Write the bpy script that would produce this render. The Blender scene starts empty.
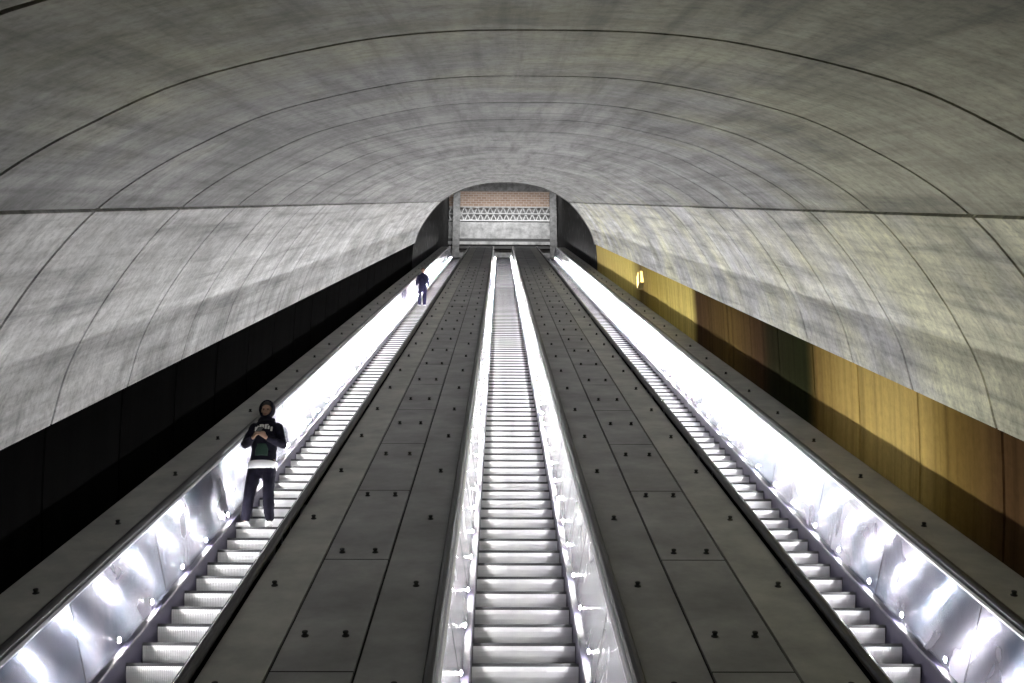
import bpy, bmesh, math, random
from mathutils import Vector, Matrix
random.seed(7)
C = bpy.context.scene.collection
R = math.radians
F = 1060.0                      # focal length in pixels of the 1024 wide frame
CAMZ = 1.6
A = R(30)                       # slope of the shaft
cA, sA = math.cos(A), math.sin(A)
CX = 0.26                       # centre line of the shaft, camera stands slightly left of it

# ---------------------------------------------------------------- helpers
def W(x, s, n):                 # shaft frame (across, along the slope, square to the slope) -> world
    return Vector((x, s*cA - n*sA, CAMZ + s*sA + n*cA))

def link(name, me, mat=None, parent=None, smooth=False, kind=None):
    o = bpy.data.objects.new(name, me); C.objects.link(o)
    if mat is not None and not me.materials:
        for m in (mat if isinstance(mat, (list, tuple)) else [mat]): me.materials.append(m)
    if parent is not None:
        o.parent = parent
    if smooth:
        for p in me.polygons: p.use_smooth = True
    if kind: o['kind'] = kind
    return o

def mesh(name, vs, fs, mi=None):
    me = bpy.data.meshes.new(name)
    me.from_pydata([tuple(v) for v in vs], [], fs)
    if mi:
        for p, i in zip(me.polygons, mi): p.material_index = i
    me.update()
    return me

class MB:                       # collects shapes, ends as one mesh
    def __init__(s): s.v = []; s.f = []; s.m = []; s.mi = 0
    def add(s, vs, fs):
        b = len(s.v); s.v += [Vector(v) for v in vs]
        s.f += [[i+b for i in f] for f in fs]; s.m += [s.mi]*len(fs)
    def box(s, a, b):
        x0, y0, z0 = a; x1, y1, z1 = b
        s.add([(x0,y0,z0),(x1,y0,z0),(x1,y1,z0),(x0,y1,z0),(x0,y0,z1),(x1,y0,z1),(x1,y1,z1),(x0,y1,z1)],
              [(3,2,1,0),(4,5,6,7),(0,1,5,4),(1,2,6,5),(2,3,7,6),(3,0,4,7)])
    def loft(s, rings, cap=True, closed=True):
        n = len(rings[0]); vs = [v for r in rings for v in r]; fs = []
        for i in range(len(rings)-1):
            for j in range(n if closed else n-1):
                k = (j+1) % n
                fs.append((i*n+j, i*n+k, (i+1)*n+k, (i+1)*n+j))
        if cap and closed:
            fs.append(tuple(reversed(range(n)))); fs.append(tuple((len(rings)-1)*n+j for j in range(n)))
        s.add(vs, fs)
    def tube(s, pts, side=Vector((1,0,0)), seg=12):
        # pts: (centre, radius along side, radius across); rounded ends
        P = [(Vector(p), a, b) for p, a, b in pts]
        rings = []
        def ring(c, d, a, b):
            u = (side - d*side.dot(d))
            if u.length < 1e-3: u = Vector((0,1,0))
            u.normalize(); w = d.cross(u)
            return [c + u*a*math.cos(2*math.pi*k/seg) + w*b*math.sin(2*math.pi*k/seg) for k in range(seg)]
        d0 = (P[1][0]-P[0][0]).normalized(); d1 = (P[-1][0]-P[-2][0]).normalized()
        m0 = min(P[0][1], P[0][2]); m1 = min(P[-1][1], P[-1][2])
        for t in (80, 50, 25):
            rings.append(ring(P[0][0]-d0*m0*math.sin(R(t)), d0, P[0][1]*math.cos(R(t)), P[0][2]*math.cos(R(t))))
        for i, (c, a, b) in enumerate(P):
            d = d0 if i == 0 else d1 if i == len(P)-1 else ((P[i+1][0]-c).normalized()+(c-P[i-1][0]).normalized()).normalized()
            rings.append(ring(c, d, a, b))
        for t in (25, 50, 80):
            rings.append(ring(P[-1][0]+d1*m1*math.sin(R(t)), d1, P[-1][1]*math.cos(R(t)), P[-1][2]*math.cos(R(t))))
        s.loft(rings)
    def ell(s, c, r, nu=16, nv=10, rot=None):
        c = Vector(c); rings = []
        for i in range(nv+1):
            t = math.pi*(i+.02*(i == 0)-.02*(i == nv))/nv
            ring = []
            for j in range(nu):
                a = 2*math.pi*j/nu
                v = Vector((r[0]*math.sin(t)*math.cos(a), r[1]*math.sin(t)*math.sin(a), -r[2]*math.cos(t)))
                if rot is not None: v = rot @ v
                ring.append(c+v)
            rings.append(ring)
        s.loft(rings)
    def obj(s, name, mat, parent=None, smooth=False, kind=None, off=None):
        v = s.v if off is None else [p-Vector(off) for p in s.v]
        return link(name, mesh(name, v, s.f, s.m), mat, parent, smooth, kind)

def tag(o, label=None, cat=None, group=None, kind=None):
    if label: o['label'] = label
    if cat: o['category'] = cat
    if group: o['group'] = group
    if kind: o['kind'] = kind
    return o

def empty(name, loc, label, cat, group=None, rz=0):
    o = bpy.data.objects.new(name, None); C.objects.link(o)
    o.empty_display_size = .2; o.location = loc; o.rotation_euler = (0, 0, rz)
    return tag(o, label, cat, group)

# ---------------------------------------------------------------- materials
def new_mat(name):
    m = bpy.data.materials.new(name); m.use_nodes = True
    nt = m.node_tree; b = nt.nodes['Principled BSDF']
    return m, nt, b

def plain(name, col, rough=.5, metal=0., spec=.5):
    m, nt, b = new_mat(name)
    b.inputs['Base Color'].default_value = (*col, 1); b.inputs['Roughness'].default_value = rough
    b.inputs['Metallic'].default_value = metal; b.inputs['Specular IOR Level'].default_value = spec
    return m

def N(nt, t, **kw):
    n = nt.nodes.new(t)
    for k, v in kw.items():
        if k in n.inputs.keys() if isinstance(k, str) else False: n.inputs[k].default_value = v
        else: setattr(n, k, v)
    return n

def L(nt, a, b): nt.links.new(a, b)

def shaft_coords(nt, scale=(1, 1, 1)):
    # shaft frame attribute stored on the mesh: u (girth), s (along slope)
    a = nt.nodes.new('ShaderNodeAttribute'); a.attribute_name = 'shaft'
    mp = nt.nodes.new('ShaderNodeMapping'); mp.inputs['Scale'].default_value = scale
    L(nt, a.outputs['Vector'], mp.inputs['Vector'])
    return mp.outputs['Vector']

def noise(nt, vec, scale, detail=5, rough=.6, dist=0.):
    n = nt.nodes.new('ShaderNodeTexNoise')
    n.inputs['Scale'].default_value = scale; n.inputs['Detail'].default_value = detail
    n.inputs['Roughness'].default_value = rough; n.inputs['Distortion'].default_value = dist
    L(nt, vec, n.inputs['Vector'])
    return n.outputs['Fac']

def ramp(nt, fac, stops, interp='LINEAR'):
    r = nt.nodes.new('ShaderNodeValToRGB'); r.color_ramp.interpolation = interp
    e = r.color_ramp.elements
    while len(e) < len(stops): e.new(.5)
    for x, (p, c) in zip(e, stops):
        x.position = p; x.color = (*c, 1) if len(c) == 3 else c
    L(nt, fac, r.inputs['Fac'])
    return r.outputs['Color']

def mix(nt, fac, a, b, mode='MIX'):
    m = nt.nodes.new('ShaderNodeMix'); m.data_type = 'RGBA'; m.blend_type = mode
    for sock, v in ((m.inputs[0], fac), (m.inputs[6], a), (m.inputs[7], b)):
        if isinstance(v, (int, float)): sock.default_value = v
        elif isinstance(v, tuple): sock.default_value = (*v, 1)
        else: L(nt, v, sock)
    return m.outputs[2]

def bump(nt, b, h, strength=.3, dist=.01):
    n = nt.nodes.new('ShaderNodeBump'); n.inputs['Strength'].default_value = strength; n.inputs['Distance'].default_value = dist
    L(nt, h, n.inputs['Height']); L(nt, n.outputs['Normal'], b.inputs['Normal'])

def g(v): return (v, v, v)

def concrete():
    m, nt, b = new_mat('vault_concrete')
    # cast concrete in lifts: darker crown painted as shade, mottling, streaks running round the vault and along it
    long_ = noise(nt, shaft_coords(nt, (1.6, .10, 1)), 3.0, 6, .65, .3)
    round_ = noise(nt, shaft_coords(nt, (.22, 1.5, 1)), 2.4, 6, .7, .4)
    blot = noise(nt, shaft_coords(nt, (.5, .4, 1)), 1.1, 7, .7, .5)
    fine = noise(nt, shaft_coords(nt, (1, 1, 1)), 14, 6, .75)
    base = ramp(nt, blot, [(.30, g(.30)), (.5, g(.52)), (.70, g(.74))])
    c = mix(nt, .75, base, ramp(nt, long_, [(.30, g(.35)), (.5, g(.95)), (.7, g(1.3))]), 'MULTIPLY')
    c = mix(nt, .75, c, ramp(nt, round_, [(.25, g(.45)), (.5, g(.95)), (.8, g(1.25))]), 'MULTIPLY')
    c = mix(nt, .7, c, ramp(nt, fine, [(.3, g(.45)), (.5, g(1.)), (.7, g(1.3))]), 'MULTIPLY')
    # olive mineral film on the lowest rings, patchy
    a = nt.nodes.new('ShaderNodeAttribute'); a.attribute_name = 'shaft'
    sx = nt.nodes.new('ShaderNodeSeparateXYZ'); L(nt, a.outputs['Vector'], sx.inputs[0])
    mr = nt.nodes.new('ShaderNodeMapRange'); L(nt, sx.outputs['Y'], mr.inputs['Value'])
    mr.inputs['From Min'].default_value = 3; mr.inputs['From Max'].default_value = 13
    mr.inputs['To Min'].default_value = .5; mr.inputs['To Max'].default_value = -.15
    side = nt.nodes.new('ShaderNodeMapRange'); L(nt, sx.outputs['X'], side.inputs['Value'])
    side.inputs['From Min'].default_value = -4; side.inputs['From Max'].default_value = 4
    side.inputs['To Min'].default_value = -.38; side.inputs['To Max'].default_value = .25
    ad = nt.nodes.new('ShaderNodeMath'); ad.operation = 'ADD'; L(nt, mr.outputs[0], ad.inputs[0]); L(nt, side.outputs[0], ad.inputs[1])
    ad2 = nt.nodes.new('ShaderNodeMath'); ad2.operation = 'ADD'; L(nt, ad.outputs[0], ad2.inputs[0]); L(nt, noise(nt, shaft_coords(nt, (.6, .45, 1)), 1.0, 4, .6), ad2.inputs[1])
    f = ramp(nt, ad2.outputs[0], [(.50, g(0)), (.80, g(1))])
    c = mix(nt, f, c, mix(nt, 1., c, (1.0, .99, .72), 'MULTIPLY'))
    # crown painted darker, sides lighter, standing in for the lamps' falloff
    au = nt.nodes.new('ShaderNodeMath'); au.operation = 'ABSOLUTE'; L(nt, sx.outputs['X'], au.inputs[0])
    crown_shade = ramp(nt, au.outputs[0], [(0, g(1))])
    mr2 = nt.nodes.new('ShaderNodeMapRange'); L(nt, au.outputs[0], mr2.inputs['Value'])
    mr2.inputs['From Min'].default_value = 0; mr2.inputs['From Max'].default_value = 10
    crown_shade = ramp(nt, mr2.outputs[0], [(0, g(.55)), (LIFT1/10, g(1.18))], 'CONSTANT')
    c = mix(nt, 1., c, crown_shade, 'MULTIPLY')
    L(nt, c, b.inputs['Base Color']); b.inputs['Roughness'].default_value = .8
    bump(nt, b, fine, .25, .01)
    return m

def low_wall(name, stops, span):
    m, nt, b = new_mat(name)
    a = nt.nodes.new('ShaderNodeAttribute'); a.attribute_name = 'shaft'
    sx = nt.nodes.new('ShaderNodeSeparateXYZ'); L(nt, a.outputs['Vector'], sx.inputs[0])
    mr = nt.nodes.new('ShaderNodeMapRange'); L(nt, sx.outputs['Y'], mr.inputs['Value'])
    mr.inputs['From Min'].default_value = span[0]; mr.inputs['From Max'].default_value = span[1]
    c = ramp(nt, mr.outputs[0], stops)
    st = noise(nt, shaft_coords(nt, (.15, 3.5, 1)), 1.3, 5, .6)
    c = mix(nt, .6, c, ramp(nt, st, [(.3, g(.45)), (.5, g(1)), (.75, g(1.35))]), 'MULTIPLY')
    fine = noise(nt, shaft_coords(nt, (1, 1, 1)), 9, 6, .7)
    c = mix(nt, .5, c, ramp(nt, fine, [(.2, g(.6)), (.5, g(1.)), (.8, g(1.3))]), 'MULTIPLY')
    L(nt, c, b.inputs['Base Color']); b.inputs['Roughness'].default_value = .8; b.inputs['Specular IOR Level'].default_value = 0
    bump(nt, b, fine, .2, .01)
    return m

def steel(name, c0, c1, rough=.3, metal=.85, wave=.8):
    m, nt, b = new_mat(name)
    tc = nt.nodes.new('ShaderNodeTexCoord')
    mp = nt.nodes.new('ShaderNodeMapping'); mp.inputs['Scale'].default_value = (1, .8, .8); L(nt, tc.outputs['Object'], mp.inputs['Vector'])
    w = noise(nt, mp.outputs[0], 1.6, 3, .5, .8)
    tint = ramp(nt, w, [(.35, c0), (.6, c1)])
    mp2 = nt.nodes.new('ShaderNodeMapping'); mp2.inputs['Rotation'].default_value = (-A, 0, 0); L(nt, tc.outputs['Object'], mp2.inputs['Vector'])
    mp3 = nt.nodes.new('ShaderNodeMapping'); mp3.inputs['Scale'].default_value = (2, 1.5, 60); L(nt, mp2.outputs[0], mp3.inputs['Vector'])
    br = noise(nt, mp3.outputs[0], 3, 4, .6)
    c = mix(nt, .5, tint, ramp(nt, br, [(.3, g(.75)), (.7, g(1.1))]), 'MULTIPLY')
    L(nt, c, b.inputs['Base Color']); b.inputs['Metallic'].default_value = metal
    L(nt, ramp(nt, w, [(.3, g(rough-.015)), (.7, g(rough+.015))]), b.inputs['Roughness'])
    if name != 'ribbed_step_aluminium':
        tg = nt.nodes.new('ShaderNodeTangent'); tg.direction_type = 'UV_MAP'; tg.uv_map = 'brush'
        L(nt, tg.outputs[0], b.inputs['Tangent']); b.inputs['Anisotropic'].default_value = .97
    # slow buckling of the sheet plus fine brushing
    mp4 = nt.nodes.new('ShaderNodeMapping'); mp4.inputs['Scale'].default_value = (1, .9, .15); L(nt, mp2.outputs[0], mp4.inputs['Vector'])
    bk = noise(nt, mp4.outputs[0], 1.2, 2, .4, .3)
    n1 = nt.nodes.new('ShaderNodeBump'); n1.inputs['Strength'].default_value = wave; n1.inputs['Distance'].default_value = .06; L(nt, bk, n1.inputs['Height'])
    n2 = nt.nodes.new('ShaderNodeBump'); n2.inputs['Strength'].default_value = .08 if 'step' in name else 0; n2.inputs['Distance'].default_value = .004; L(nt, br, n2.inputs['Height'])
    L(nt, n1.outputs[0], n2.inputs['Normal']); L(nt, n2.outputs[0], b.inputs['Normal'])
    return m

def mottled(name, stops, scale=3, rough=.6, metal=0., bmp=.2):
    m, nt, b = new_mat(name)
    if rough > .7: b.inputs['Specular IOR Level'].default_value = .15
    tc = nt.nodes.new('ShaderNodeTexCoord')
    n = noise(nt, tc.outputs['Object'], scale, 6, .65)
    L(nt, ramp(nt, n, stops), b.inputs['Base Color'])
    b.inputs['Roughness'].default_value = rough; b.inputs['Metallic'].default_value = metal
    bump(nt, b, n, bmp, .01)
    return m

def emit(name, col, strength):
    m, nt, b = new_mat(name)
    b.inputs['Base Color'].default_value = (*col, 1)
    b.inputs['Emission Color'].default_value = (*col, 1); b.inputs['Emission Strength'].default_value = strength
    return m

def brick(name, c1, c2, mortar, sc=1.):
    m, nt, b = new_mat(name)
    tc = nt.nodes.new('ShaderNodeTexCoord')
    mp = nt.nodes.new('ShaderNodeMapping'); mp.inputs['Rotation'].default_value = (R(-90), 0, 0); L(nt, tc.outputs['Object'], mp.inputs['Vector'])
    t = nt.nodes.new('ShaderNodeTexBrick'); L(nt, mp.outputs[0], t.inputs['Vector'])
    t.inputs['Color1'].default_value = (*c1, 1); t.inputs['Color2'].default_value = (*c2, 1); t.inputs['Mortar'].default_value = (*mortar, 1)
    t.inputs['Scale'].default_value = sc; t.inputs['Mortar Size'].default_value = .03
    L(nt, t.outputs['Color'], b.inputs['Base Color']); b.inputs['Roughness'].default_value = .8
    return m

# ---------------------------------------------------------------- vault
PROFILE = [(0,.88),(.6,.865),(1.16,.79),(1.89,.61),(2.44,.37),(2.84,.15),(3.17,-.09),(3.46,-.38),(3.74,-.72),(4.03,-1.14),(4.28,-1.60),(4.45,-2.11)]
def catmull(pts, per=5):
    out = []
    P = [(-pts[1][0], pts[1][1])]+pts+[(2*pts[-1][0]-pts[-2][0], 2*pts[-1][1]-pts[-2][1])]
    for i in range(1, len(P)-2):
        for k in range(per):
            t = k/per; a, b_, c, d = P[i-1], P[i], P[i+1], P[i+2]
            out.append(tuple(.5*((2*b_[j])+(-a[j]+c[j])*t+(2*a[j]-5*b_[j]+4*c[j]-d[j])*t*t+(-a[j]+3*b_[j]-3*c[j]+d[j])*t**3) for j in (0, 1)))
    out.append(pts[-1]); return out
half = catmull(PROFILE)
# arc length of the half profile
gl = [0]
for i in range(1, len(half)): gl.append(gl[-1]+math.dist(half[i], half[i-1]))
def g_at(x):
    for i in range(1, len(half)):
        if half[i][0] >= x: return gl[i]
    return gl[-1]
LIFT1 = g_at(3.17); LIFT2 = g_at(3.85)
S0, SP = -2.5, 52.5             # vault from behind the camera to the upper portal
JOINTS = [5.68+2.05*k for k in range(-4, 25)]

def profile_points(groove=True):
    """(x, n, girth, depth) over the whole arch, left spring to right spring"""
    pts = []
    gsh = LIFT1
    hp = []
    for i, (p, u) in enumerate(zip(half, gl)):
        if groove and abs(u-gsh) < .035: continue
        hp.append((p[0], p[1], u, 0))
    if groove:
        def at(u):
            for i in range(1, len(gl)):
                if gl[i] >= u:
                    t = (u-gl[i-1])/(gl[i]-gl[i-1]); return (half[i-1][0]*(1-t)+half[i][0]*t, half[i-1][1]*(1-t)+half[i][1]*t)
        for du, dp in ((-.019, 0), (-.018, .09), (.018, .09), (.019, 0)):
            x, n = at(gsh+du); hp.append((x, n, gsh+du, dp))
        hp.sort(key=lambda q: q[2])
    right = hp; left = [(-x, n, -u, d) for x, n, u, d in reversed(hp[1:])]
    return left+right

def s_stations(s0, s1, jw=.024, step=2.05):
    st = []
    for j in JOINTS:
        if s0+.1 < j < s1-.1: st += [(j-jw, 0), (j-jw+.001, 1), (j+jw-.001, 1), (j+jw, 0)]
    st = [(s0, 0)]+st+[(s1, 0)]
    return st

def add_attr(me, data):
    at = me.attributes.new('shaft', 'FLOAT_VECTOR', 'POINT')
    for i, d in enumerate(data): at.data[i].vector = d

def sweep_shell(name, prof, stations, mat, jdepth=.10, kind='structure', thick=.35):
    vs, fs, at = [], [], []
    n = len(prof)
    for s, j in stations:
        for i, (x, nn, u, d) in enumerate(prof):
            a = prof[max(0, i-1)]; b = prof[min(n-1, i+1)]
            t = Vector((b[0]-a[0], 0, b[1]-a[1])); t.normalize()
            nor = Vector((-t.z, 0, t.x))           # outward
            dd = max(d, jdepth*j)
            vs.append(W(CX+x+nor.x*dd, s, nn+nor.z*dd)); at.append((u, s, 0))
    for k in range(len(stations)-1):
        for i in range(n-1):
            fs.append((k*n+i, (k+1)*n+i, (k+1)*n+i+1, k*n+i+1))
    me = mesh(name, vs, fs); add_attr(me, at)
    o = link(name, me, mat, smooth=False, kind=kind)
    sm = o.modifiers.new('thickness', 'SOLIDIFY'); sm.thickness = thick; sm.offset = -1
    return o

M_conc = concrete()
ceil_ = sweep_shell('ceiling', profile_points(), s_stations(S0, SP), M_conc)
tag(ceil_, 'arched grey concrete vault with thin ring joints over the escalators')
# lower walls, slightly behind the face of the vault
OCH = (.48, .34, .11); BRN = (.055, .032, .018); GRN = (.018, .020, .009); YEL = (.60, .48, .15)
def spx(s): return (s-2)/(56-2)
stR = [(spx(2.5), (.06,.03,.02)), (spx(9.8), (.08,.045,.02)), (spx(11.0), (.20,.13,.035)), (spx(11.6), OCH), (spx(12.4), (.60,.44,.15)), (spx(14.2), (.48,.34,.11)),
       (spx(15.7), (.20,.13,.04)), (spx(16.2), GRN), (spx(18.6), (.02,.018,.01)), (spx(19.3), BRN), (spx(21.8), (.10,.065,.022)), (spx(25.6), BRN), (spx(26.4), YEL), (spx(33), (.36,.27,.07)), (spx(36), (.17,.12,.05)), (spx(38.5), YEL), (spx(55.5), (.36,.27,.1))]
M_wr = low_wall('ochre_banded_concrete', stR, (2, 56))  # colour changes in bands along the slope
M_wl = low_wall('shade_black_concrete', [(0, g(.003)), (1, g(.008))], (2, 56))  # shade on the left wall painted in as near-black colour
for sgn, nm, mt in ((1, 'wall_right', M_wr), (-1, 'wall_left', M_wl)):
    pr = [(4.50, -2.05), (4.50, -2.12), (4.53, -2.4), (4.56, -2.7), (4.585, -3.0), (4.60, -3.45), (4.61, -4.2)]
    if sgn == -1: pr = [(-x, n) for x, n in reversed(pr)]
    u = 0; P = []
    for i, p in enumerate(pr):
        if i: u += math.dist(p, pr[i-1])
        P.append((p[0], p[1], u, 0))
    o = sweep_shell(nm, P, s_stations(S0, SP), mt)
    tag(o, 'ochre and brown banded concrete wall strip under the right of the vault' if sgn == 1 else 'concrete wall band under the left of the vault, its shade painted black')

# ---------------------------------------------------------------- path of the escalators
HS = 4.30                       # square distance of the step line below the camera
yb = (HS-CAMZ*cA)/sA            # where the step line leaves the lower floor
ST = 79.0
TOP = W(0, ST, -HS); YT, ZT = TOP.y, TOP.z
def path(r=2.0, y_start=3.2, y_end=None):
    """world (y, z, ny, nz): lower flat, arc, slope, arc, upper flat"""
    y_end = y_end or YT+4.0
    t = r*math.tan(A/2); out = [(y_start, 0, 0, 1)]
    for k in range(9):
        a = A*k/8; out.append((yb-t+r*math.sin(a), r*(1-math.cos(a)), -math.sin(a), math.cos(a)))
    for k in range(9):
        a = A*(1-k/8); y = YT+t-r*math.sin(a); z = ZT-r*(1-math.cos(a)); out.append((y, z, -math.sin(a), math.cos(a)))
    out.append((y_end, ZT, 0, 1))
    return out
PATH = path()
def subdivide(pth, step=2.0):
    out = [pth[0]]
    for a, b in zip(pth, pth[1:]):
        d = math.dist(a[:2], b[:2]); n = max(1, round(d/step))
        for k in range(1, n+1):
            t = k/n; out.append(tuple(a[i]*(1-t)+b[i]*t for i in range(4)))
    return out
def sweep(mb, section, pth=PATH, closed=True):
    """section: (x, h) in order; h square to the path"""
    rings = [[Vector((x, y+ny*h, z+nz*h)) for x, h in section] for y, z, ny, nz in pth]
    mb.loft(rings, cap=closed, closed=closed)

# ---------------------------------------------------------------- materials of the escalators
M_panel_side = steel('brushed_steel_lilac', (.10, .125, .18), (.24, .235, .29), .265, .97, .09)
M_panel_mid = steel('brushed_steel', (.12, .12, .155), (.23, .23, .255), .265, .97, .09)
M_skirt = plain('dark_skirt_steel', (.022, .020, .034), .5, .2, .2)
M_rubber = plain('black_rubber', (.008, .008, .009), .45)
M_chrome = plain('bright_trim_steel', (.75, .75, .78), .2, 1.)
M_lip = plain('grey_trim_steel', (.20, .20, .21), .35, .8)
M_joint = plain('deck_joint', (.006, .006, .006), .8)
M_step = steel('ribbed_step_aluminium', (.62, .61, .66), (.80, .80, .80), .42, .5, 0.)
M_comb = plain('step_edge_dark', (.015, .015, .018), .6)
M_lamp_grades = [emit('lamp_lens_dim', (1.0, .985, .97), 2200), emit('lamp_lens_mid', (1.0, .985, .97), 3000), emit('lamp_lens_strong', (1.0, .985, .97), 3200)]  # lamp power graded up the shaft to keep the near vault darker
M_deck = mottled('deck_sheet_steel', [(.3, g(.24)), (.55, g(.34)), (.75, g(.45))], 1.1, .75, 0, .05)
M_deck_edge = mottled('deck_sheet_steel_worn', [(.3, (.30,.30,.29)), (.7, (.50,.50,.46))], 1.4, .75, 0, .05)
M_knob = plain('cast_knob', (.02, .02, .02), .5, .3)

# one step: tread on top, curved ribbed riser facing down the shaft; origin at the nose line, middle of the tread edge
def step_mesh(w=1.0, ribs=56):
    mb = MB(); rise = .231; run = .4
    base = [(0, 0), (.004, -.03), (.014, -.07), (.034, -.12), (.064, -.17), (.105, -.222)]   # (y back, z)
    xs = []; p = w/ribs
    for i in range(ribs):
        x = -w/2+i*p
        xs += [(x, 0), (x+p*.5, 0), (x+p*.5, .010), (x+p, .010)]
    rows = []
    for y, z in [(run, -.012), (.03, -.0)]+base:
        rows.append([Vector((x, y+(d if z < 0 or y == 0 else 0), z-(d if y > .02 and z > -.02 else 0))) for x, d in xs])
    n = len(xs)
    vs = [v for r in rows for v in r]; fs = [(i*n+j, i*n+j+1, (i+1)*n+j+1, (i+1)*n+j) for i in range(len(rows)-1) for j in range(n-1)]
    mb.add(vs, fs)
    mb.mi = 1
    mb.box((-w/2, .112, -.235), (w/2, .36, -.03))                # body behind the riser
    mb.box((-w/2, -.004, -.028), (w/2, .002, .002))              # dark demarcation at the nose
    me = mesh('step', mb.v, mb.f, mb.m); me.materials.append(M_step); me.materials.append(M_comb)
    return me
STEP = step_mesh()

def lamp_lens_mesh(M_lamp_lens, q=.02):
    # small round lamp lens, domed towards +X, in a dark ring
    mb = MB(); rings = [[Vector((d, rr*math.cos(2*math.pi*k/10), rr*math.sin(2*math.pi*k/10))) for k in range(10)] for d, rr in ((.0, q), (.008, q*.95), (.014, q*.55))]
    mb.loft(rings)
    mb.mi = 1
    mb.loft([[Vector((d, rr*math.cos(2*math.pi*k/10), rr*math.sin(2*math.pi*k/10))) for k in range(10)] for d, rr in ((-.01, q*1.6), (.009, q*1.6), (.009, q*1.4), (.001, q*1.3), (.001, q*.9))])
    me = mesh('skirt_lamp', mb.v, mb.f, mb.m); me.materials.append(M_lamp_lens); me.materials.append(M_lip); return me
LAMP_GRADES = [lamp_lens_mesh(m) for m in M_lamp_grades]
def escalator(xc, label, mpanel, phase=0.):
    root = empty('escalator', (xc, yb, 0), label, 'escalator', 'escalators climbing the shaft')
    off = (xc, yb, 0)
    for s in (-1, 1):
        X = lambda v: xc+s*v
        mb = MB(); sweep(mb, [(X(a), h) for a, h in ((.575, .115), (.685, .87), (.71, .87), (.61, .10))])
        mb.mi = 1; q = 4.3                                        # butt joints between the sheets
        while q < ST-2:
            a0, a1, h0, h1 = .574, .684, .116, .869
            mb.loft([[W(X(a+e), q+d, -HS+h) for e, d in ((-.0008, -.003), (-.0008, .003), (.004, .003), (.004, -.003))] for a, h in ((a0, h0), (a1, h1))])
            q += 2.2
        mb.mi = 0
        o = mb.obj('balustrade_panel', [mpanel, M_joint], root, off=off)
        uv = o.data.uv_layers.new(name='brush')
        for lp in o.data.loops:                                   # u runs up the sheet, v along it
            v = o.data.vertices[lp.vertex_index].co+Vector(off)-Vector((0, 0, CAMZ))
            uv.data[lp.index].uv = (-v.y*sA+v.z*cA, v.y*cA+v.z*sA)
        mb = MB(); sweep(mb, [(X(a), h) for a, h in ((.506, -.28), (.506, .10), (.515, .118), (.600, .118), (.600, -.28))])
        mb.obj('skirt_panel', M_skirt, root, off=off)
        mb = MB(); sweep(mb, [(X(a), h) for a, h in ((.660, .900), (.660, .912), (.680, .925), (.703, .925), (.703, .865), (.688, .865), (.688, .900))])
        mb.obj('trim_rail', M_chrome, root, off=off)
        mb = MB(); sweep(mb, [(X(a), h) for a, h in ((.702, .925), (.702, .95), (.718, .968), (.745, .975), (.772, .968), (.788, .95), (.788, .925), (.777, .91), (.715, .91))])
        # handrail turns down round the newels at both ends
        for (y, z, d) in ((PATH[0][0], PATH[0][1], -1), (PATH[-1][0], PATH[-1][1], 1)):
            rings = []
            for k in range(9):
                a = math.pi*k/8; r0 = .30
                cy, cz = y, z+.93-r0
                rings.append([Vector((X(px), cy+d*(r0+q)*math.sin(a), cz+(r0+q)*math.cos(a))) for px, q in ((.702, 0), (.702, .03), (.745, .05), (.788, .03), (.788, 0))])
            mb.loft(rings)
        mb.obj('handrail', M_rubber, root, off=off)
        # small round lamps low on the sheet, just above the skirt
        s_ = 5.4+phase+(.1 if s < 0 else .55); n_lamp = 0
        while s_ < ST-1.5:
            o = link('skirt_lamp', LAMP_GRADES[0 if s_ < 15 else 1 if s_ < 28 else 2], None, root)
            o.location = W(X(.586), s_, -HS+.20)-Vector(off)
            o.rotation_euler = (A, 0, 0) if s < 0 else (-A, 0, math.pi)
            n_lamp += 1; s_ += .95 if n_lamp % 2 else 1.05
    # steps
    k = 0; rest = MB(); y = yb+.1
    n = 0; ys = []
    while y < YT-.2:
        ys.append(y); y += .4
    vis = [y for y in ys if y > 8.2]
    for y in ys:
        z = (y-yb)*math.tan(A)
        if y in vis[:100]:
            o = link('step', STEP, None, root); o.location = (0, y-yb, z)
        else:
            p = [v.co for v in STEP.vertices]
            # plain copies of the step, joined
            rest.mi = 0
            ww = .5
            rest.add([(xc-ww, y+.4, z), (xc+ww, y+.4, z), (xc-ww, y, z), (xc+ww, y, z), (xc-ww, y+.02, z-.1), (xc+ww, y+.02, z-.1), (xc-ww, y+.07, z-.215), (xc+ww, y+.07, z-.215)],
                     [(0, 1, 3, 2), (2, 3, 5, 4), (4, 5, 7, 6)])
            rest.mi = 1
            rest.box((xc-ww, y+.08, z-.235), (xc+ww, y+.39, z-.01))
            rest.box((xc-ww, y-.004, z-.024), (xc+ww, y+.002, z+.002))
    o = rest.obj('upper_steps', [M_step, M_comb], root, off=off, kind='stuff')
    mb = MB(); mb.box((xc-.5, YT-.25, ZT-.12), (xc+.5, YT+4.0, ZT)); mb.obj('landing_plate', M_lip, root, off=off)
    mb = MB(); mb.box((xc-.5, 2.9, -.02), (xc+.5, yb+.05, .02)); mb.obj('landing_plate', M_lip, root, off=off)
    return root
PITCH = 3.22
escalator(CX-PITCH, 'left escalator against the black wall, carrying two standing people', M_panel_side, 0)
escalator(CX, 'middle escalator, empty, between the two wide dark decks', M_panel_mid, .37)
escalator(CX+PITCH, 'right escalator beside the ochre wall, empty, with bright steel side', M_panel_side, .2)

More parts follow.
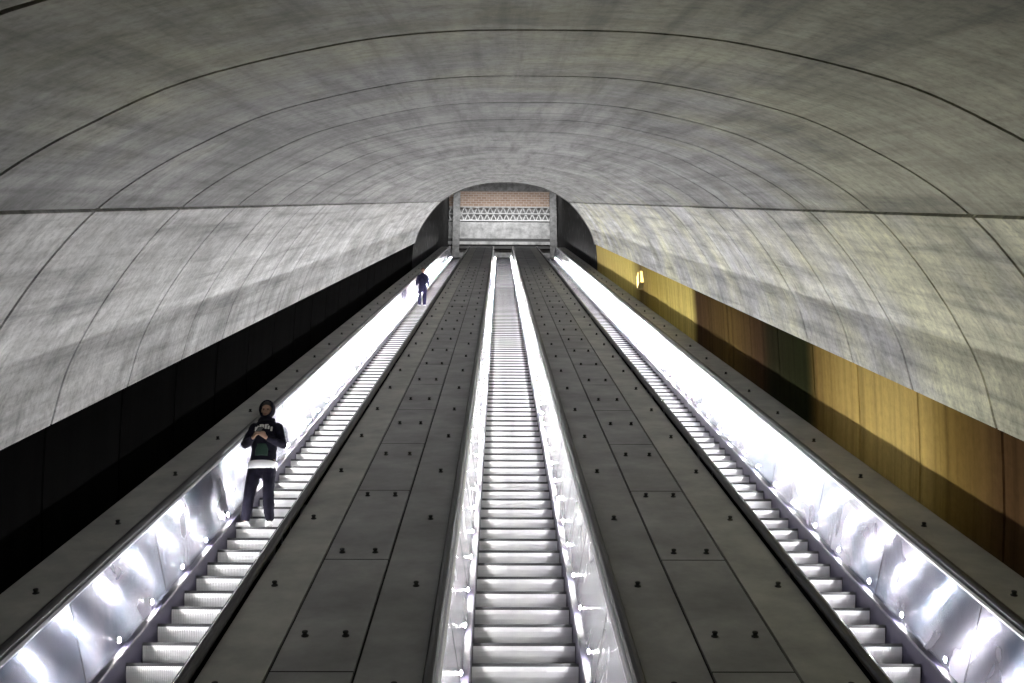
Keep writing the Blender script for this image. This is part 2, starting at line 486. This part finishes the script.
# ---------------------------------------------------------------- decks
HD = .885                       # deck height above the step line
def knob_mesh():
    mb = MB(); rings = []
    for z, r in ((0, .030), (.006, .030), (.010, .020), (.024, .017), (.032, .024), (.042, .022), (.046, .010)):
        rings.append([Vector((r*math.cos(2*math.pi*k/12), r*math.sin(2*math.pi*k/12), z)) for k in range(12)])
    mb.loft(rings)
    me = mesh('anti_slide_knob', mb.v, mb.f); me.materials.append(M_knob)
    for p in me.polygons: p.use_smooth = True
    return me
KNOB = knob_mesh()
def deck(x0, x1, label, seams, cross, cols, edge):
    # seams: x of lengthwise joints; cross: (xa, xb) between which the cross joints run; cols: (x, phase)
    root = empty('deck', ((x0+x1)/2, yb, 0), label, 'escalator deck', 'sheet metal decks beside the escalators')
    off = ((x0+x1)/2, yb, 0)
    xs = [x0]+seams+[x1]
    names = []
    for i, (a, b) in enumerate(zip(xs, xs[1:])):
        mb = MB(); gp = .012
        sweep(mb, [(a+(gp if i else 0), HD), (b-(gp if i < len(xs)-2 else 0), HD), (b-(gp if i < len(xs)-2 else 0), HD-.03), (a+(gp if i else 0), HD-.03)])
        mb.obj('deck_sheet', M_deck_edge if i in edge else M_deck, root, off=off)
    mb = MB(); sweep(mb, [(x0+.002, HD-.033), (x1-.002, HD-.033), (x1-.002, HD-.06), (x0+.002, HD-.06)])
    mb.obj('backing_plate', M_joint, root, off=off)
    if cross:
        s = 4.92
        for k in range(28):
            for (a, b) in cross:
                v = [W(a, s-.008, -HS+HD+.0015), W(b, s-.008, -HS+HD+.0015), W(b, s+.008, -HS+HD+.0015), W(a, s+.008, -HS+HD+.0015)]
                mb = MB(); mb.loft([[p+Vector((0, sA, -cA))*.02 for p in v], v])
                mb.obj('cross_joint', M_joint, root, off=off)
            s += 2.44
    cnt = 0
    per = min(33, 98//len(cols))
    for x, ph in cols:
        for k in range(per):
            s = ph+2.0*k
            o = link('anti_slide_knob', KNOB, None, root)
            p = W(x, s, -HS+HD); o.location = p-Vector(off); o.rotation_euler = (A, 0, 0)
            cnt += 1
    return root
eL, eM, eR = CX-PITCH, CX, CX+PITCH
deck(eL+.80, eM-.80, 'wide dark deck between the left and middle escalators', [CX-1.93, CX-1.30], [(CX-1.92, CX-1.31)],
     [(CX-2.25, 7.1), (CX-1.78, 8.0), (CX-1.46, 8.0), (CX-.99, 7.1)], (0,))
deck(eM+.80, eR-.80, 'wide dark deck between the middle and right escalators', [CX+1.30, CX+1.93], [(CX+1.31, CX+1.92)],
     [(CX+2.25, 7.1), (CX+1.78, 8.0), (CX+1.46, 8.0), (CX+.99, 7.1)], (2,))
deck(CX-4.575, eL-.80, 'narrow outer deck between the left handrail and black wall', [], [], [(CX-4.28, 6.9)], (0,))
deck(eR+.80, CX+4.58, 'narrow outer deck between the right handrail and ochre wall', [], [], [(CX+4.28, 6.9)], (0,))

# ---------------------------------------------------------------- lower floor, ground under the shaft
M_floor = mottled('floor_tile', [(.3, (.12,.05,.04)), (.7, (.2,.09,.07))], 6, .5)
mb = MB(); mb.box((-5.2, -4, -.2), (5.7, yb-.2, -.021)); tag(mb.obj('floor', M_floor, kind='structure'), 'reddish floor of the lower landing')
M_dark = plain('shaft_slab', g(.03), .9)
mb = MB(); sweep(mb, [(CX-4.75, -.35), (CX+4.75, -.35), (CX+4.75, -.6), (CX-4.75, -.6)]); tag(mb.obj('shaft_slab', M_dark, kind='structure'), 'inclined slab under the escalators')

# ---------------------------------------------------------------- upper entrance hall
YW = YT+9.0                     # back wall of the hall
pitch = A-math.atan(141/F)
def zrow(py, y=YW):             # height in the world of picture row py at distance y
    return CAMZ+y*math.tan(pitch+math.atan((341.5-py)/F))
def xcol(px, py, y=YW):
    z = zrow(py, y)-CAMZ; d = y*math.cos(pitch)+z*math.sin(pitch)
    return (px-497)/F*d
M_hallwall = mottled('shade_stone', [(.47, g(.001)), (.58, g(.008)), (.66, g(.06))], 1.8, .8, 0, .5)  # darkness of the hall sides painted in as near-black patches
M_brickc = brick('pink_brown_brick', (.40,.27,.20), (.52,.38,.30), (.62,.55,.5), 1.1)
M_light = mottled('pale_concrete', [(.35, g(.30)), (.6, g(.62))], 1.5, .8)
M_mid = mottled('grey_concrete', [(.4, g(.20)), (.6, g(.34))], 2.5, .8)
M_blk = plain('dark_beam', g(.02), .5)
M_rail = plain('pale_rail', g(.62), .4, .3)
sE = SP
for sgn, nm in ((-1, 'wall_hall_left'), (1, 'wall_hall_right')):
    mb = MB()
    xa, xb = CX+sgn*4.6, CX+sgn*5.0
    p = [W(0, sE, -5.0), W(0, sE, 1.4)]
    y0 = p[0].y
    # four-sided wall from the portal plane to the back wall
    q = [(p[0].y, p[0].z), (YW+.2, zrow(300)), (YW+.2, zrow(160)+2), (p[1].y, p[1].z)]
    mb.loft([[Vector((x, yy, zz)) for yy, zz in q] for x in (xa, xb)])
    tag(mb.obj(nm, M_hallwall, kind='structure'), 'side wall of the upper hall, its darkness painted in')
# portal ring in front of the hall: face that closes the vault edge
ring_in = [(x, n-.02) for x, n, u, d in profile_points(False)]
mb = MB(); secs = []
def portal_ring(s, grow, t): return [W(CX+x*grow, s, n*1.0+t) for x, n in ring_in]
vi = [W(CX+x, SP-.01, n) for x, n in ring_in]; vo = [W(CX+x*1.25, SP+.0, n+.9) for x, n in ring_in]
vi2 = [p+Vector((0, cA, sA))*.5 for p in vi]; vo2 = [p+Vector((0, cA, sA))*.5 for p in vo]
n = len(vi)
mb.add(vi+vo+vo2+vi2, [(r*n+j, r*n+j+1, ((r+1) % 4)*n+j+1, ((r+1) % 4)*n+j) for r in range(4) for j in range(n-1)])
tag(mb.obj('trim_portal', M_blk, kind='structure'), 'dark edge ring where the vault meets the upper hall')
# back wall built of separate courses, from picture rows
zb = [zrow(r) for r in (300, 250, 246.5, 243.5, 240, 222, 208, 191, 160)]
def course(name, z0, z1, dy, mat, label, x0=-5.2, x1=5.7):
    mb = MB(); mb.box((x0, YW+dy, z0), (x1, YW+dy+.5, z1)); return tag(mb.obj(name, mat, kind='structure', off=(0, YW, z0)), label)
def setoff(o, z0): o.location = (0, YW, z0)
lst = [('wall_back', zb[0], zb[1], 0, M_mid, 'grey wall at the head of the escalators'),
       ('trim_1', zb[1], zb[2], -.25, M_blk, 'dark lower edge of the hall beam'),
       ('trim_2', zb[2], zb[3], -.35, M_light, 'pale strip in the hall beam'),
       ('trim_3', zb[3], zb[4], -.25, M_blk, 'dark upper edge of the hall beam'),
       ('wall_back_middle', zb[4], zb[5], 0, M_light, 'pale concrete band of the back wall'),
       ('wall_back_upper', zb[5], zb[6], .2, M_mid, 'grey band behind the lattice'),
       ('wall_back_brick', zb[6], zb[7], .1, M_brickc, 'pink brown brick band under the hall ceiling'),
       ('wall_back_top', zb[7], zb[8]+2, .2, M_mid, 'grey top of the back wall')]
for nm, z0, z1, dy, mt, lb in lst: setoff(course(nm, z0, z1, dy, mt, lb), z0)
# lattice screen in front of the grey band
root = empty('lattice_screen', (CX, YW-.1, zb[5]), 'grey metal lattice screen across the back wall of the upper hall', 'screen')
off = (CX, YW-.1, zb[5])
mb = MB(); xl, xr = xcol(436, 215), xcol(566, 215)
for z in (zb[5]+.02, (zb[5]+zb[6])/2, zb[6]-.06): mb.box((xl, YW-.16, z), (xr, YW-.06, z+.09))
mb.obj('rail', M_rail, root, off=off)
mb = MB(); k = 0; x = xl
while x < xr:
    x2 = x+.55; h = zb[6]-zb[5]
    for a, b in (((x, zb[5]), (x2, zb[6])), ((x2, zb[5]), (x, zb[6]))):
        mb.loft([[Vector((a[0]+q, YW-.12+w, a[1])) for q, w in ((-.04, -.02), (.04, -.02), (.04, .02), (-.04, .02))],
                 [Vector((b[0]+q, YW-.12+w, b[1])) for q, w in ((-.04, -.02), (.04, -.02), (.04, .02), (-.04, .02))]])
    x = x2
mb.obj('lattice', M_rail, root, off=off)
# columns either side of the back wall
for px, lb in ((454, 'grey square column in front of the left end of the lattice screen'), (550, 'grey square column in front of the right end of the lattice screen')):
    x = xcol(px, 222)
    root = empty('column', (x, YW-.6, ZT), lb, 'column', 'columns at the back of the upper hall')
    mb = MB(); mb.box((-.28, -.28, .3), (.28, .28, zrow(196)-ZT)); mb.obj('shaft', M_mid, root)
    mb = MB(); mb.box((-.36, -.36, 0), (.36, .36, .3)); mb.obj('base', M_mid, root)
# hall ceiling with coffers
mb = MB()
zc0 = W(0, sE, 1.05); zc1 = zrow(183)
ya, yz_ = zc0.y+.5, YW+.2
def hz(y): return zc0.z+(zc1-zc0.z)*(y-ya)/(yz_-ya)
mb.loft([[Vector((x, y, hz(y)+t)) for x, t in ((CX-5, 0.5), (CX+5, .5), (CX+5, .8), (CX-5, .8))] for y in (ya-1, yz_)])
k = 0; y = ya
while y < yz_:
    mb.loft([[Vector((x, yy, hz(yy)+t)) for x, t in ((CX-5, 0.12), (CX+5, .12), (CX+5, .55), (CX-5, .55))] for yy in (y, y+.35)]); y += 2.0
x = CX-4.6
while x < CX+4.7:
    mb.loft([[Vector((xx, y, hz(y)+t)) for xx, t in ((x, .1), (x+.2, .1), (x+.2, .55), (x, .55))] for y in (ya, yz_)]); x += 1.15
tag(mb.obj('ceiling_hall', M_mid, kind='structure'), 'coffered concrete ceiling of the upper hall')
# landing floor of the hall
mb = MB(); mb.box((CX-4.9, YT+.3, ZT-.4), (CX+4.9, YW+.4, ZT-.13)); tag(mb.obj('floor_hall', M_brickc, kind='structure'), 'brick floor of the upper landing')

# small lit sign on the ochre wall, low down near the portal
def wallpt(s, n, inset): return W(CX+4.62-inset, s, n)
M_sign = emit('lit_sign_face', (1., .78, .30), 1.6)
M_frame = plain('sign_frame', (.25, .2, .08), .5, .5)
sg = W(CX+4.50, 35.6, -2.62)
root = empty('wall_lamp', sg, 'small yellow lit wall lamp on the ochre wall near the top', 'wall lamp')
mb = MB(); mb.box((-.10, -.24, -.24), (.10, .24, .24)); f = mb.obj('housing', M_frame, root)
mb = MB()
for i in range(3):
    for j in range(2): mb.box((-.115, -.20+j*.21, -.20+i*.14), (-.099, -.02+j*.21, -.09+i*.14))
mb.obj('lamp_face', M_sign, root)
mb = MB(); mb.box((-.05, -.26, -.2), (.06, -.238, .2)); mb.obj('lamp_side', M_sign, root)

# ---------------------------------------------------------------- people
M_skin = plain('skin', (.33, .20, .14), .5)
M_hair = plain('black_hair', (.008, .007, .007), .6)
M_eye = plain('eye', (.02, .015, .012), .2)
M_lips = plain('lips', (.28, .10, .08), .5)
M_white = plain('white_cotton', (.75, .75, .78), .8)
M_shoe = plain('white_leather', (.72, .72, .75), .5)
M_sole = plain('rubber_sole', (.5, .5, .5), .7)
M_jkt = mottled('navy_black_jersey', [(.35, (.004,.004,.008)), (.7, (.014,.013,.024))], 9, .95)
M_green = plain('dark_green_jersey', (.006, .026, .017), .85)
M_teal = plain('dark_teal_jersey', (.012, .04, .05), .85)
M_trs = mottled('dark_trouser_cloth', [(.35, (.002,.002,.005)), (.7, (.009,.008,.017))], 8, .95)
M_phone = plain('phone_case', (.02, .02, .022), .25)
M_navy = mottled('navy_cloth', [(.35, (.010,.010,.03)), (.7, (.035,.032,.08))], 9, .95)

def remeshed(mb, name, mat, parent, vox, smooth_it=4, shrink=None):
    o = mb.obj(name, mat, parent, smooth=True)
    r = o.modifiers.new('skin', 'REMESH'); r.mode = 'VOXEL'; r.voxel_size = vox; r.use_smooth_shade = True
    if smooth_it:
        s = o.modifiers.new('smooth', 'SMOOTH'); s.factor = .5; s.iterations = smooth_it
    return o

def hand(mb, wrist, palm_dir, out, curl, scale=1., thumb=Vector((0,0,1))):
    """palm from wrist along palm_dir, fingers curl towards `out`; thumb leaves the side"""
    d = palm_dir.normalized(); o = (out-d*out.dot(d)).normalized(); sd = thumb-d*thumb.dot(d)-o*thumb.dot(o); sd.normalize()
    k = scale
    mb.tube([(wrist-d*.01, .026*k, .018*k), (wrist+d*.04*k, .036*k, .014*k), (wrist+d*.085*k, .040*k, .013*k)], side=sd)
    for i, ln in enumerate((.068, .078, .073, .058)):
        b = wrist+d*.085*k+sd*(.030-.020*i)*k
        a1, a2, a3 = curl*.45, curl*1.1, curl*1.6
        p = [b]
        for a, f in ((a1, .42), (a2, .32), (a3, .26)):
            p.append(p[-1]+(d*math.cos(a)+o*math.sin(a))*ln*f*k)
        r = .0088*k
        mb.tube([(p[0]-d*.012, r, r), (p[1], r*.95, r*.95), (p[2], r*.88, r*.88), (p[3], r*.75, r*.75)], side=sd, seg=8)
    t0 = wrist+d*.028*k+sd*.026*k; t1 = t0+(sd*.8+d*.6+o*.2)*.034*k; t2 = t1+(d*.85+o*.5+sd*.1)*.028*k
    mb.tube([(t0, .012*k, .012*k), (t1, .0105*k, .0105*k), (t2, .009*k, .009*k)], side=o, seg=8)

def person(name, loc, rz, label, pose, jacket, trousers, H=1.75):
    hs = 1.14
    root = empty(name, loc, label, 'person', rz=rz); k = H/1.75; root.scale = (k, k, k)
    V = Vector
    # joints
    nod = Matrix.Rotation(R(16 if pose == 'phone' else 4), 3, 'X')   # chin towards the chest, face looks to -Y
    hc = V((0, -.02, 1.625))
    if pose == 'phone':
        arms = [(s, V((s*.160, .01, 1.385)), V((s*.255, -.03, 1.13)), V((s*.085, -.245, 1.165))) for s in (-1, 1)]
        legs = [(-1, V((-.09, .0, .90)), V((-.125, -.03, .50)), V((-.17, .01, .09)), R(-24)), (1, V((.09, 0, .90)), V((.12, -.05, .50)), V((.165, -.03, .09)), R(18))]
    else:
        arms = [(s, V((s*.160, .01, 1.385)), V((s*.235, .03, 1.12)), V((s*.25, -.04, .88))) for s in (-1, 1)]
        legs = [(s, V((s*.09, .0, .90)), V((s*.10, -.02, .50)), V((s*.105, .02, .09)), R(8*s)) for s in (-1, 1)]
    # ---- body: one continuous surface
    b = MB()
    b.tube([(V((0,0,.90)), .145, .10), (V((0,0,1.05)), .125, .09), (V((0,-.005,1.25)), .15, .10), (V((0,.005,1.40)), .155, .085), (V((0,.01,1.46)), .09, .065)])
    b.tube([(V((0,.012,1.42)), .055, .055), (V((0,.0,1.52)), .05, .052), (hc+V((0,.02,-.06)), .052, .055)])
    b.ell(hc+V((0,.012,.03)), (.074, .092, .088), 20, 14, nod)                    # skull
    b.ell(hc+nod@V((0,-.022,-.045)), (.056, .066, .068), 18, 12, nod)             # face and jaw
    b.ell(hc+nod@V((0,-.070,-.094)), (.022, .018, .016), 10, 8)                   # chin
    b.tube([(hc+nod@V((0,-.088,.012)), .008, .008), (hc+nod@V((0,-.108,-.026)), .013, .012)], seg=8)   # nose
    for s in (-1, 1):
        b.ell(hc+nod@V((s*.036,-.068,-.022)), (.02, .018, .016), 10, 8)           # cheek
        b.ell(hc+nod@V((s*.076,.01,-.012)), (.009, .018, .032), 8, 8)             # ear
        b.ell(hc+nod@V((s*.03,-.077,.024)), (.022, .012, .008), 8, 6)             # brow
    for s, sh, el, wr in arms:
        b.tube([(sh, .05, .05), ((sh+el)/2, .044, .044), (el, .038, .038), ((el*.6+wr*.4), .038, .036), (wr, .026, .022)])
        if pose == 'phone':
            pd = V((-s*.55, -.55, .42)).normalized()
            hand(b, wr, pd, V((-s*.8, .25, .1)), 1.0, 1., V((0, .35, 1)))
        else:
            hand(b, wr, V((0, -.15, -1)), V((-s, 0, 0)), .5, 1., V((0, -1, 0)))
    for s, hp, kn, an, rot in legs:
        b.tube([(hp, .085, .09), ((hp+kn)/2, .072, .075), (kn, .053, .055), (kn*.65+an*.35, .052, .056), (an, .034, .038)])
        fd = V((math.sin(rot), -math.cos(rot), 0))
        b.tube([(an+V((0,0,-.02))-fd*.02, .034, .036), (an+fd*.07+V((0,0,-.045)), .038, .028), (an+fd*.15+V((0,0,-.06)), .036, .018)])
    body = remeshed(b, 'body', M_skin, root, .0055, 2)
    # eyes, mouth
    for s in (-1, 1):
        e = MB(); e.ell(hc+nod@V((s*.029,-.079,.006)), (.013, .007, .0055), 10, 8, nod); e.obj('eye', M_eye, body, True)
    e = MB(); e.ell(hc+nod@V((0,-.088,-.058)), (.022, .006, .006), 10, 8, nod); e.obj('mouth', M_lips, body, True)
    # ---- hair
    h = MB(); nu, nv = 24, 14; rings = []
    for i in range(nv+1):
        t = R(3)+R(100)*i/nv; ring = []
        for j in range(nu):
            a = 2*math.pi*j/nu; fr = max(0., -math.sin(a))            # front: hairline higher
            tt = min(t, R(62)+R(50)*(1-fr)) if fr > .25 else t
            ring.append(hc+V((0,.012,.03))+nod@V((.081*math.sin(tt)*math.cos(a), .100*math.sin(tt)*math.sin(a), .097*math.cos(tt))))
        rings.append(ring)
    h.loft(rings); ho = h.obj('hair', M_hair, root, True)
    # ---- jacket
    j = MB()
    j.tube([(V((0,0,.90)), .175, .125), (V((0,0,1.02)), .168, .125), (V((0,-.005,1.22)), .178, .13), (V((0,.005,1.36)), .182, .115), (V((0,.01,1.45)), .13, .09), (V((0,.012,1.49)), .075, .07)], seg=20)
    for s, sh, el, wr in arms:
        dr = (wr-el).normalized()
        j.tube([(sh, .066, .064), ((sh+el)/2, .062, .062), (el, .06, .06), (el*.5+wr*.5, .054, .052), (wr-dr*.035, .04, .038)])
    jk = remeshed(j, 'jacket', jacket, root, .009, 3)
    # folds in the cloth
    tx = bpy.data.textures.get('cloth_folds') or bpy.data.textures.new('cloth_folds', 'CLOUDS'); tx.noise_scale = .09
    dm = jk.modifiers.new('folds', 'DISPLACE'); dm.texture = tx; dm.strength = .022; dm.mid_level = .5
    # hem band
    def band(name, z, a, bb, hh, mat, par, y=0.):
        m_ = MB(); m_.loft([[V((a2*math.cos(2*math.pi*q/28), y+b2*math.sin(2*math.pi*q/28), zz)) for q in range(28)] for zz, a2, b2 in ((z, a*.97, bb*.97), (z+.004, a, bb), (z+hh-.004, a, bb), (z+hh, a*.97, bb*.97))])
        return m_.obj(name, mat, par, True)
    if pose == 'phone':
        tag(band('shirt_hem', .790, .192, .150, .10, M_white, root), 'white shirt hem showing below the jacket')
        band('waistband', .860, .182, .134, .045, jacket, jk)
        # hood pulled over the head
        hd = MB(); rings = []
        nu2 = 26
        for i in range(15):
            t = i/14
            # rings from the face opening backwards over the head
            yb_ = -.075+.215*t
            r = math.sqrt(max(0.001, 1-((t-.32)/.70)**2))
            rings.append([hc+V((0, .0, .012))+V(((.104*r)*math.cos(2*math.pi*q/nu2), yb_+.02*math.sin(2*math.pi*q/nu2), (.138*r)*math.sin(2*math.pi*q/nu2)-.012)) for q in range(nu2)])
        inner = [[p+(hc-p)*.10+V((0, -.0, 0)) for p in r_] for r_ in rings[:8]]
        hd.loft(list(reversed(inner))+rings, cap=False)
        hd.add(rings[-1], [tuple(range(nu2))])
        # collar of the hood round the neck
        hd.tube([(V((-.085, .0, 1.475)), .03, .035), (V((-.045, -.075, 1.485)), .03, .03), (V((0, -.092, 1.478)), .03, .028), (V((.045, -.075, 1.485)), .03, .03), (V((.085, .0, 1.475)), .03, .035)], side=V((0,0,1)))
        hd.tube([(V((-.085, .0, 1.475)), .035, .035), (V((0, .09, 1.48)), .05, .04), (V((.085, .0, 1.475)), .035, .035)], side=V((0,0,1)))
        hdo = hd.obj('hood', M_hair if False else jacket, jk, True)
        # pale arched print on the chest, green lower front, teal left sleeve patch
        pr = MB()
        for i in range(7):
            a = (i-3)/3; x = .105*a; z = 1.355-.028*a*a; y = -.139+.035*a*a
            hh = .022 if i % 2 else .03
            pr.loft([[V((x-.012, y, z-hh)), V((x+.012, y, z-hh)), V((x+.012, y+.008, z-hh)), V((x-.012, y+.008, z-hh))],
                     [V((x-.013, y+.002, z+hh)), V((x+.013, y+.002, z+hh)), V((x+.013, y+.010, z+hh)), V((x-.013, y+.010, z+hh))]])
            if i < 6 and i % 2 == 0:
                pr.loft([[V((x+.01, y, z+hh-.012)), V((x+.034, y, z+hh-.012)), V((x+.034, y+.008, z+hh-.012)), V((x+.01, y+.008, z+hh-.012))],
                         [V((x+.01, y, z+hh)), V((x+.034, y, z+hh)), V((x+.034, y+.008, z+hh)), V((x+.01, y+.008, z+hh))]])
        tag(pr.obj('chest_print', plain('pale_print', (.5,.5,.48), .8), jk), 'pale grey print across the chest')
        pk = MB(); rg = []
        for i in range(9):
            z = .955+.16*i/8; e = .142+.004*math.sin(math.pi*i/8)
            rg.append([V((.15*math.sin(a_)*.78, -e*math.cos(a_*.92), z)) for a_ in [R(-48+96*q/12) for q in range(13)]]+[V((.14*math.sin(a_)*.78, -(e-.012)*math.cos(a_*.92), z)) for a_ in [R(48-96*q/12) for q in range(13)]])
        pk.loft(rg); tag(pk.obj('pouch_pocket', M_green, jk, True), 'dark green pouch pocket')
        # the phone: a thing of its own, held in both hands
    # ---- trousers
    t_ = MB()
    t_.tube([(V((0,0,.93)), .158, .112), (V((0,0,.84)), .165, .118), (V((0,0,.79)), .15, .11)], seg=18)
    for s, hp, kn, an, rot in legs:
        t_.tube([(hp+V((s*.005,0,-.02)), .088, .105), ((hp+kn)/2, .088, .095), (kn, .075, .08), (kn*.45+an*.55, .072, .078), (an+V((0,.01,.055)), .062, .066)])
    tr = remeshed(t_, 'trousers', trousers, root, .009, 3)
    dm = tr.modifiers.new('folds', 'DISPLACE'); dm.texture = tx; dm.strength = .022; dm.mid_level = .5
    # ---- shoes
    for s, hp, kn, an, rot in legs:
        fd = V((math.sin(rot), -math.cos(rot), 0)); an0 = V((an.x, an.y, 0))
        u = MB()
        u.tube([(an0-fd*.055+V((0,0,.055)), .040, .042), (an0+fd*.0+V((0,0,.06)), .043, .045), (an0+fd*.08+V((0,0,.048)), .048, .034), (an0+fd*.155+V((0,0,.038)), .046, .024)], side=V((math.cos(rot), math.sin(rot), 0)), seg=14)
        u.tube([(an0-fd*.01+V((0,0,.06)), .045, .045), (an0-fd*.012+V((0,0,.105)), .044, .048)], seg=14)
        sh_ = remeshed(u, 'shoe', M_shoe, root, .006, 2)
        so = MB(); rg = []
        for zz, gr in ((0, 1.), (.022, 1.04)):
            pts = []
            for q in range(24):
                a_ = 2*math.pi*q/24; ln = .155 if math.cos(a_) > 0 else .100
                w_ = .046+.006*math.cos(a_)
                pts.append(an0+fd*(.05+ln*math.cos(a_)*gr)+V((math.cos(rot), math.sin(rot), 0))*w_*math.sin(a_)*gr+V((0, 0, zz)))
            rg.append(pts)
        so.loft(rg); so.obj('sole', M_sole, sh_, False)
        for q in range(4):
            la = MB(); c0 = an0+fd*(.045+.022*q)+V((0,0,.098-.009*q)); sd = V((math.cos(rot), math.sin(rot), 0))
            la.tube([(c0-sd*.03, .004, .003), (c0+sd*.03, .004, .003)], side=fd, seg=6)
            if q == 0: LA = la
            else: LA.add(la.v, la.f)
        LA.obj('laces', M_hair, sh_, True)
    return root

def on_step(px_x, s_along):     # a spot on a tread: world y of the tread middle and its height
    y = yb+.1+.4*round((s_along-yb-.1)/.4)
    return y+.13, (y-yb)*math.tan(A)
# near person
yy, zz = on_step(0, W(0, 13.75, -HS).y)
pl = (CX-PITCH-.26, yy, zz)
person('person', pl, R(-4), 'person in black hooded jacket and dark trousers, looking at a phone on the left escalator', 'phone', M_jkt, M_trs, 1.80)
ph = MB(); ph.box((-.037, -.005, -.075), (.037, .005, .075))
po = ph.obj('phone', M_phone); bv = po.modifiers.new('edge', 'BEVEL'); bv.width = .006; bv.segments = 2
po.location = (pl[0], pl[1]-.375, pl[2]+1.275); po.rotation_euler = (R(-50), 0, R(-4))
tag(po, 'dark phone held in both hands by the person in the hooded jacket', 'phone')
yy, zz = on_step(0, W(0, 43.0, -HS).y)
person('person', (CX-PITCH-.22, yy, zz), R(3), 'distant person in navy clothing and white shoes standing high on the left escalator', 'down', M_navy, M_navy, 1.80)

# ---------------------------------------------------------------- light
w = bpy.data.worlds.new('world'); bpy.context.scene.world = w; w.use_nodes = True
w.node_tree.nodes['Background'].inputs['Color'].default_value = (.8, .85, 1, 1)
w.node_tree.nodes['Background'].inputs['Strength'].default_value = .03
def area(name, loc, size, power, rot, col=(1, 1, 1)):
    l = bpy.data.lights.new(name, 'AREA'); l.shape = 'RECTANGLE'; l.size, l.size_y = size; l.energy = power; l.color = col
    o = bpy.data.objects.new(name, l); C.objects.link(o); o.location = loc; o.rotation_euler = rot; return o
# added fill lights, no real fittings, washing the back wall of the hall
for dx in (-3, 0, 3):
    area('hall_fill', (CX+dx, YW-4.2, hz(YW-4.2)+.05), (2.4, .4), 120, (R(38), 0, 0))
# ---------------------------------------------------------------- camera
cd = bpy.data.cameras.new('camera'); cam = bpy.data.objects.new('camera', cd); C.objects.link(cam)
cd.sensor_width = 36; cd.lens = 36*F/1024; cd.clip_end = 500; cd.clip_start = .05
cam.location = (0, 0, CAMZ)
cam.rotation_euler = (R(90)+pitch, 0, -math.atan(15/F*math.cos(pitch)/1.0))
bpy.context.scene.camera = cam
sc = bpy.context.scene
sc.view_settings.view_transform = 'Standard'; sc.view_settings.look = 'None'; sc.view_settings.gamma = 1; sc.view_settings.use_curve_mapping = False
sc.view_settings.exposure = 0.35
sc.cycles.use_denoising = True; sc.cycles.use_light_tree = True; sc.cycles.max_bounces = 8; sc.cycles.diffuse_bounces = 5
sc.cycles.sample_clamp_indirect = 6
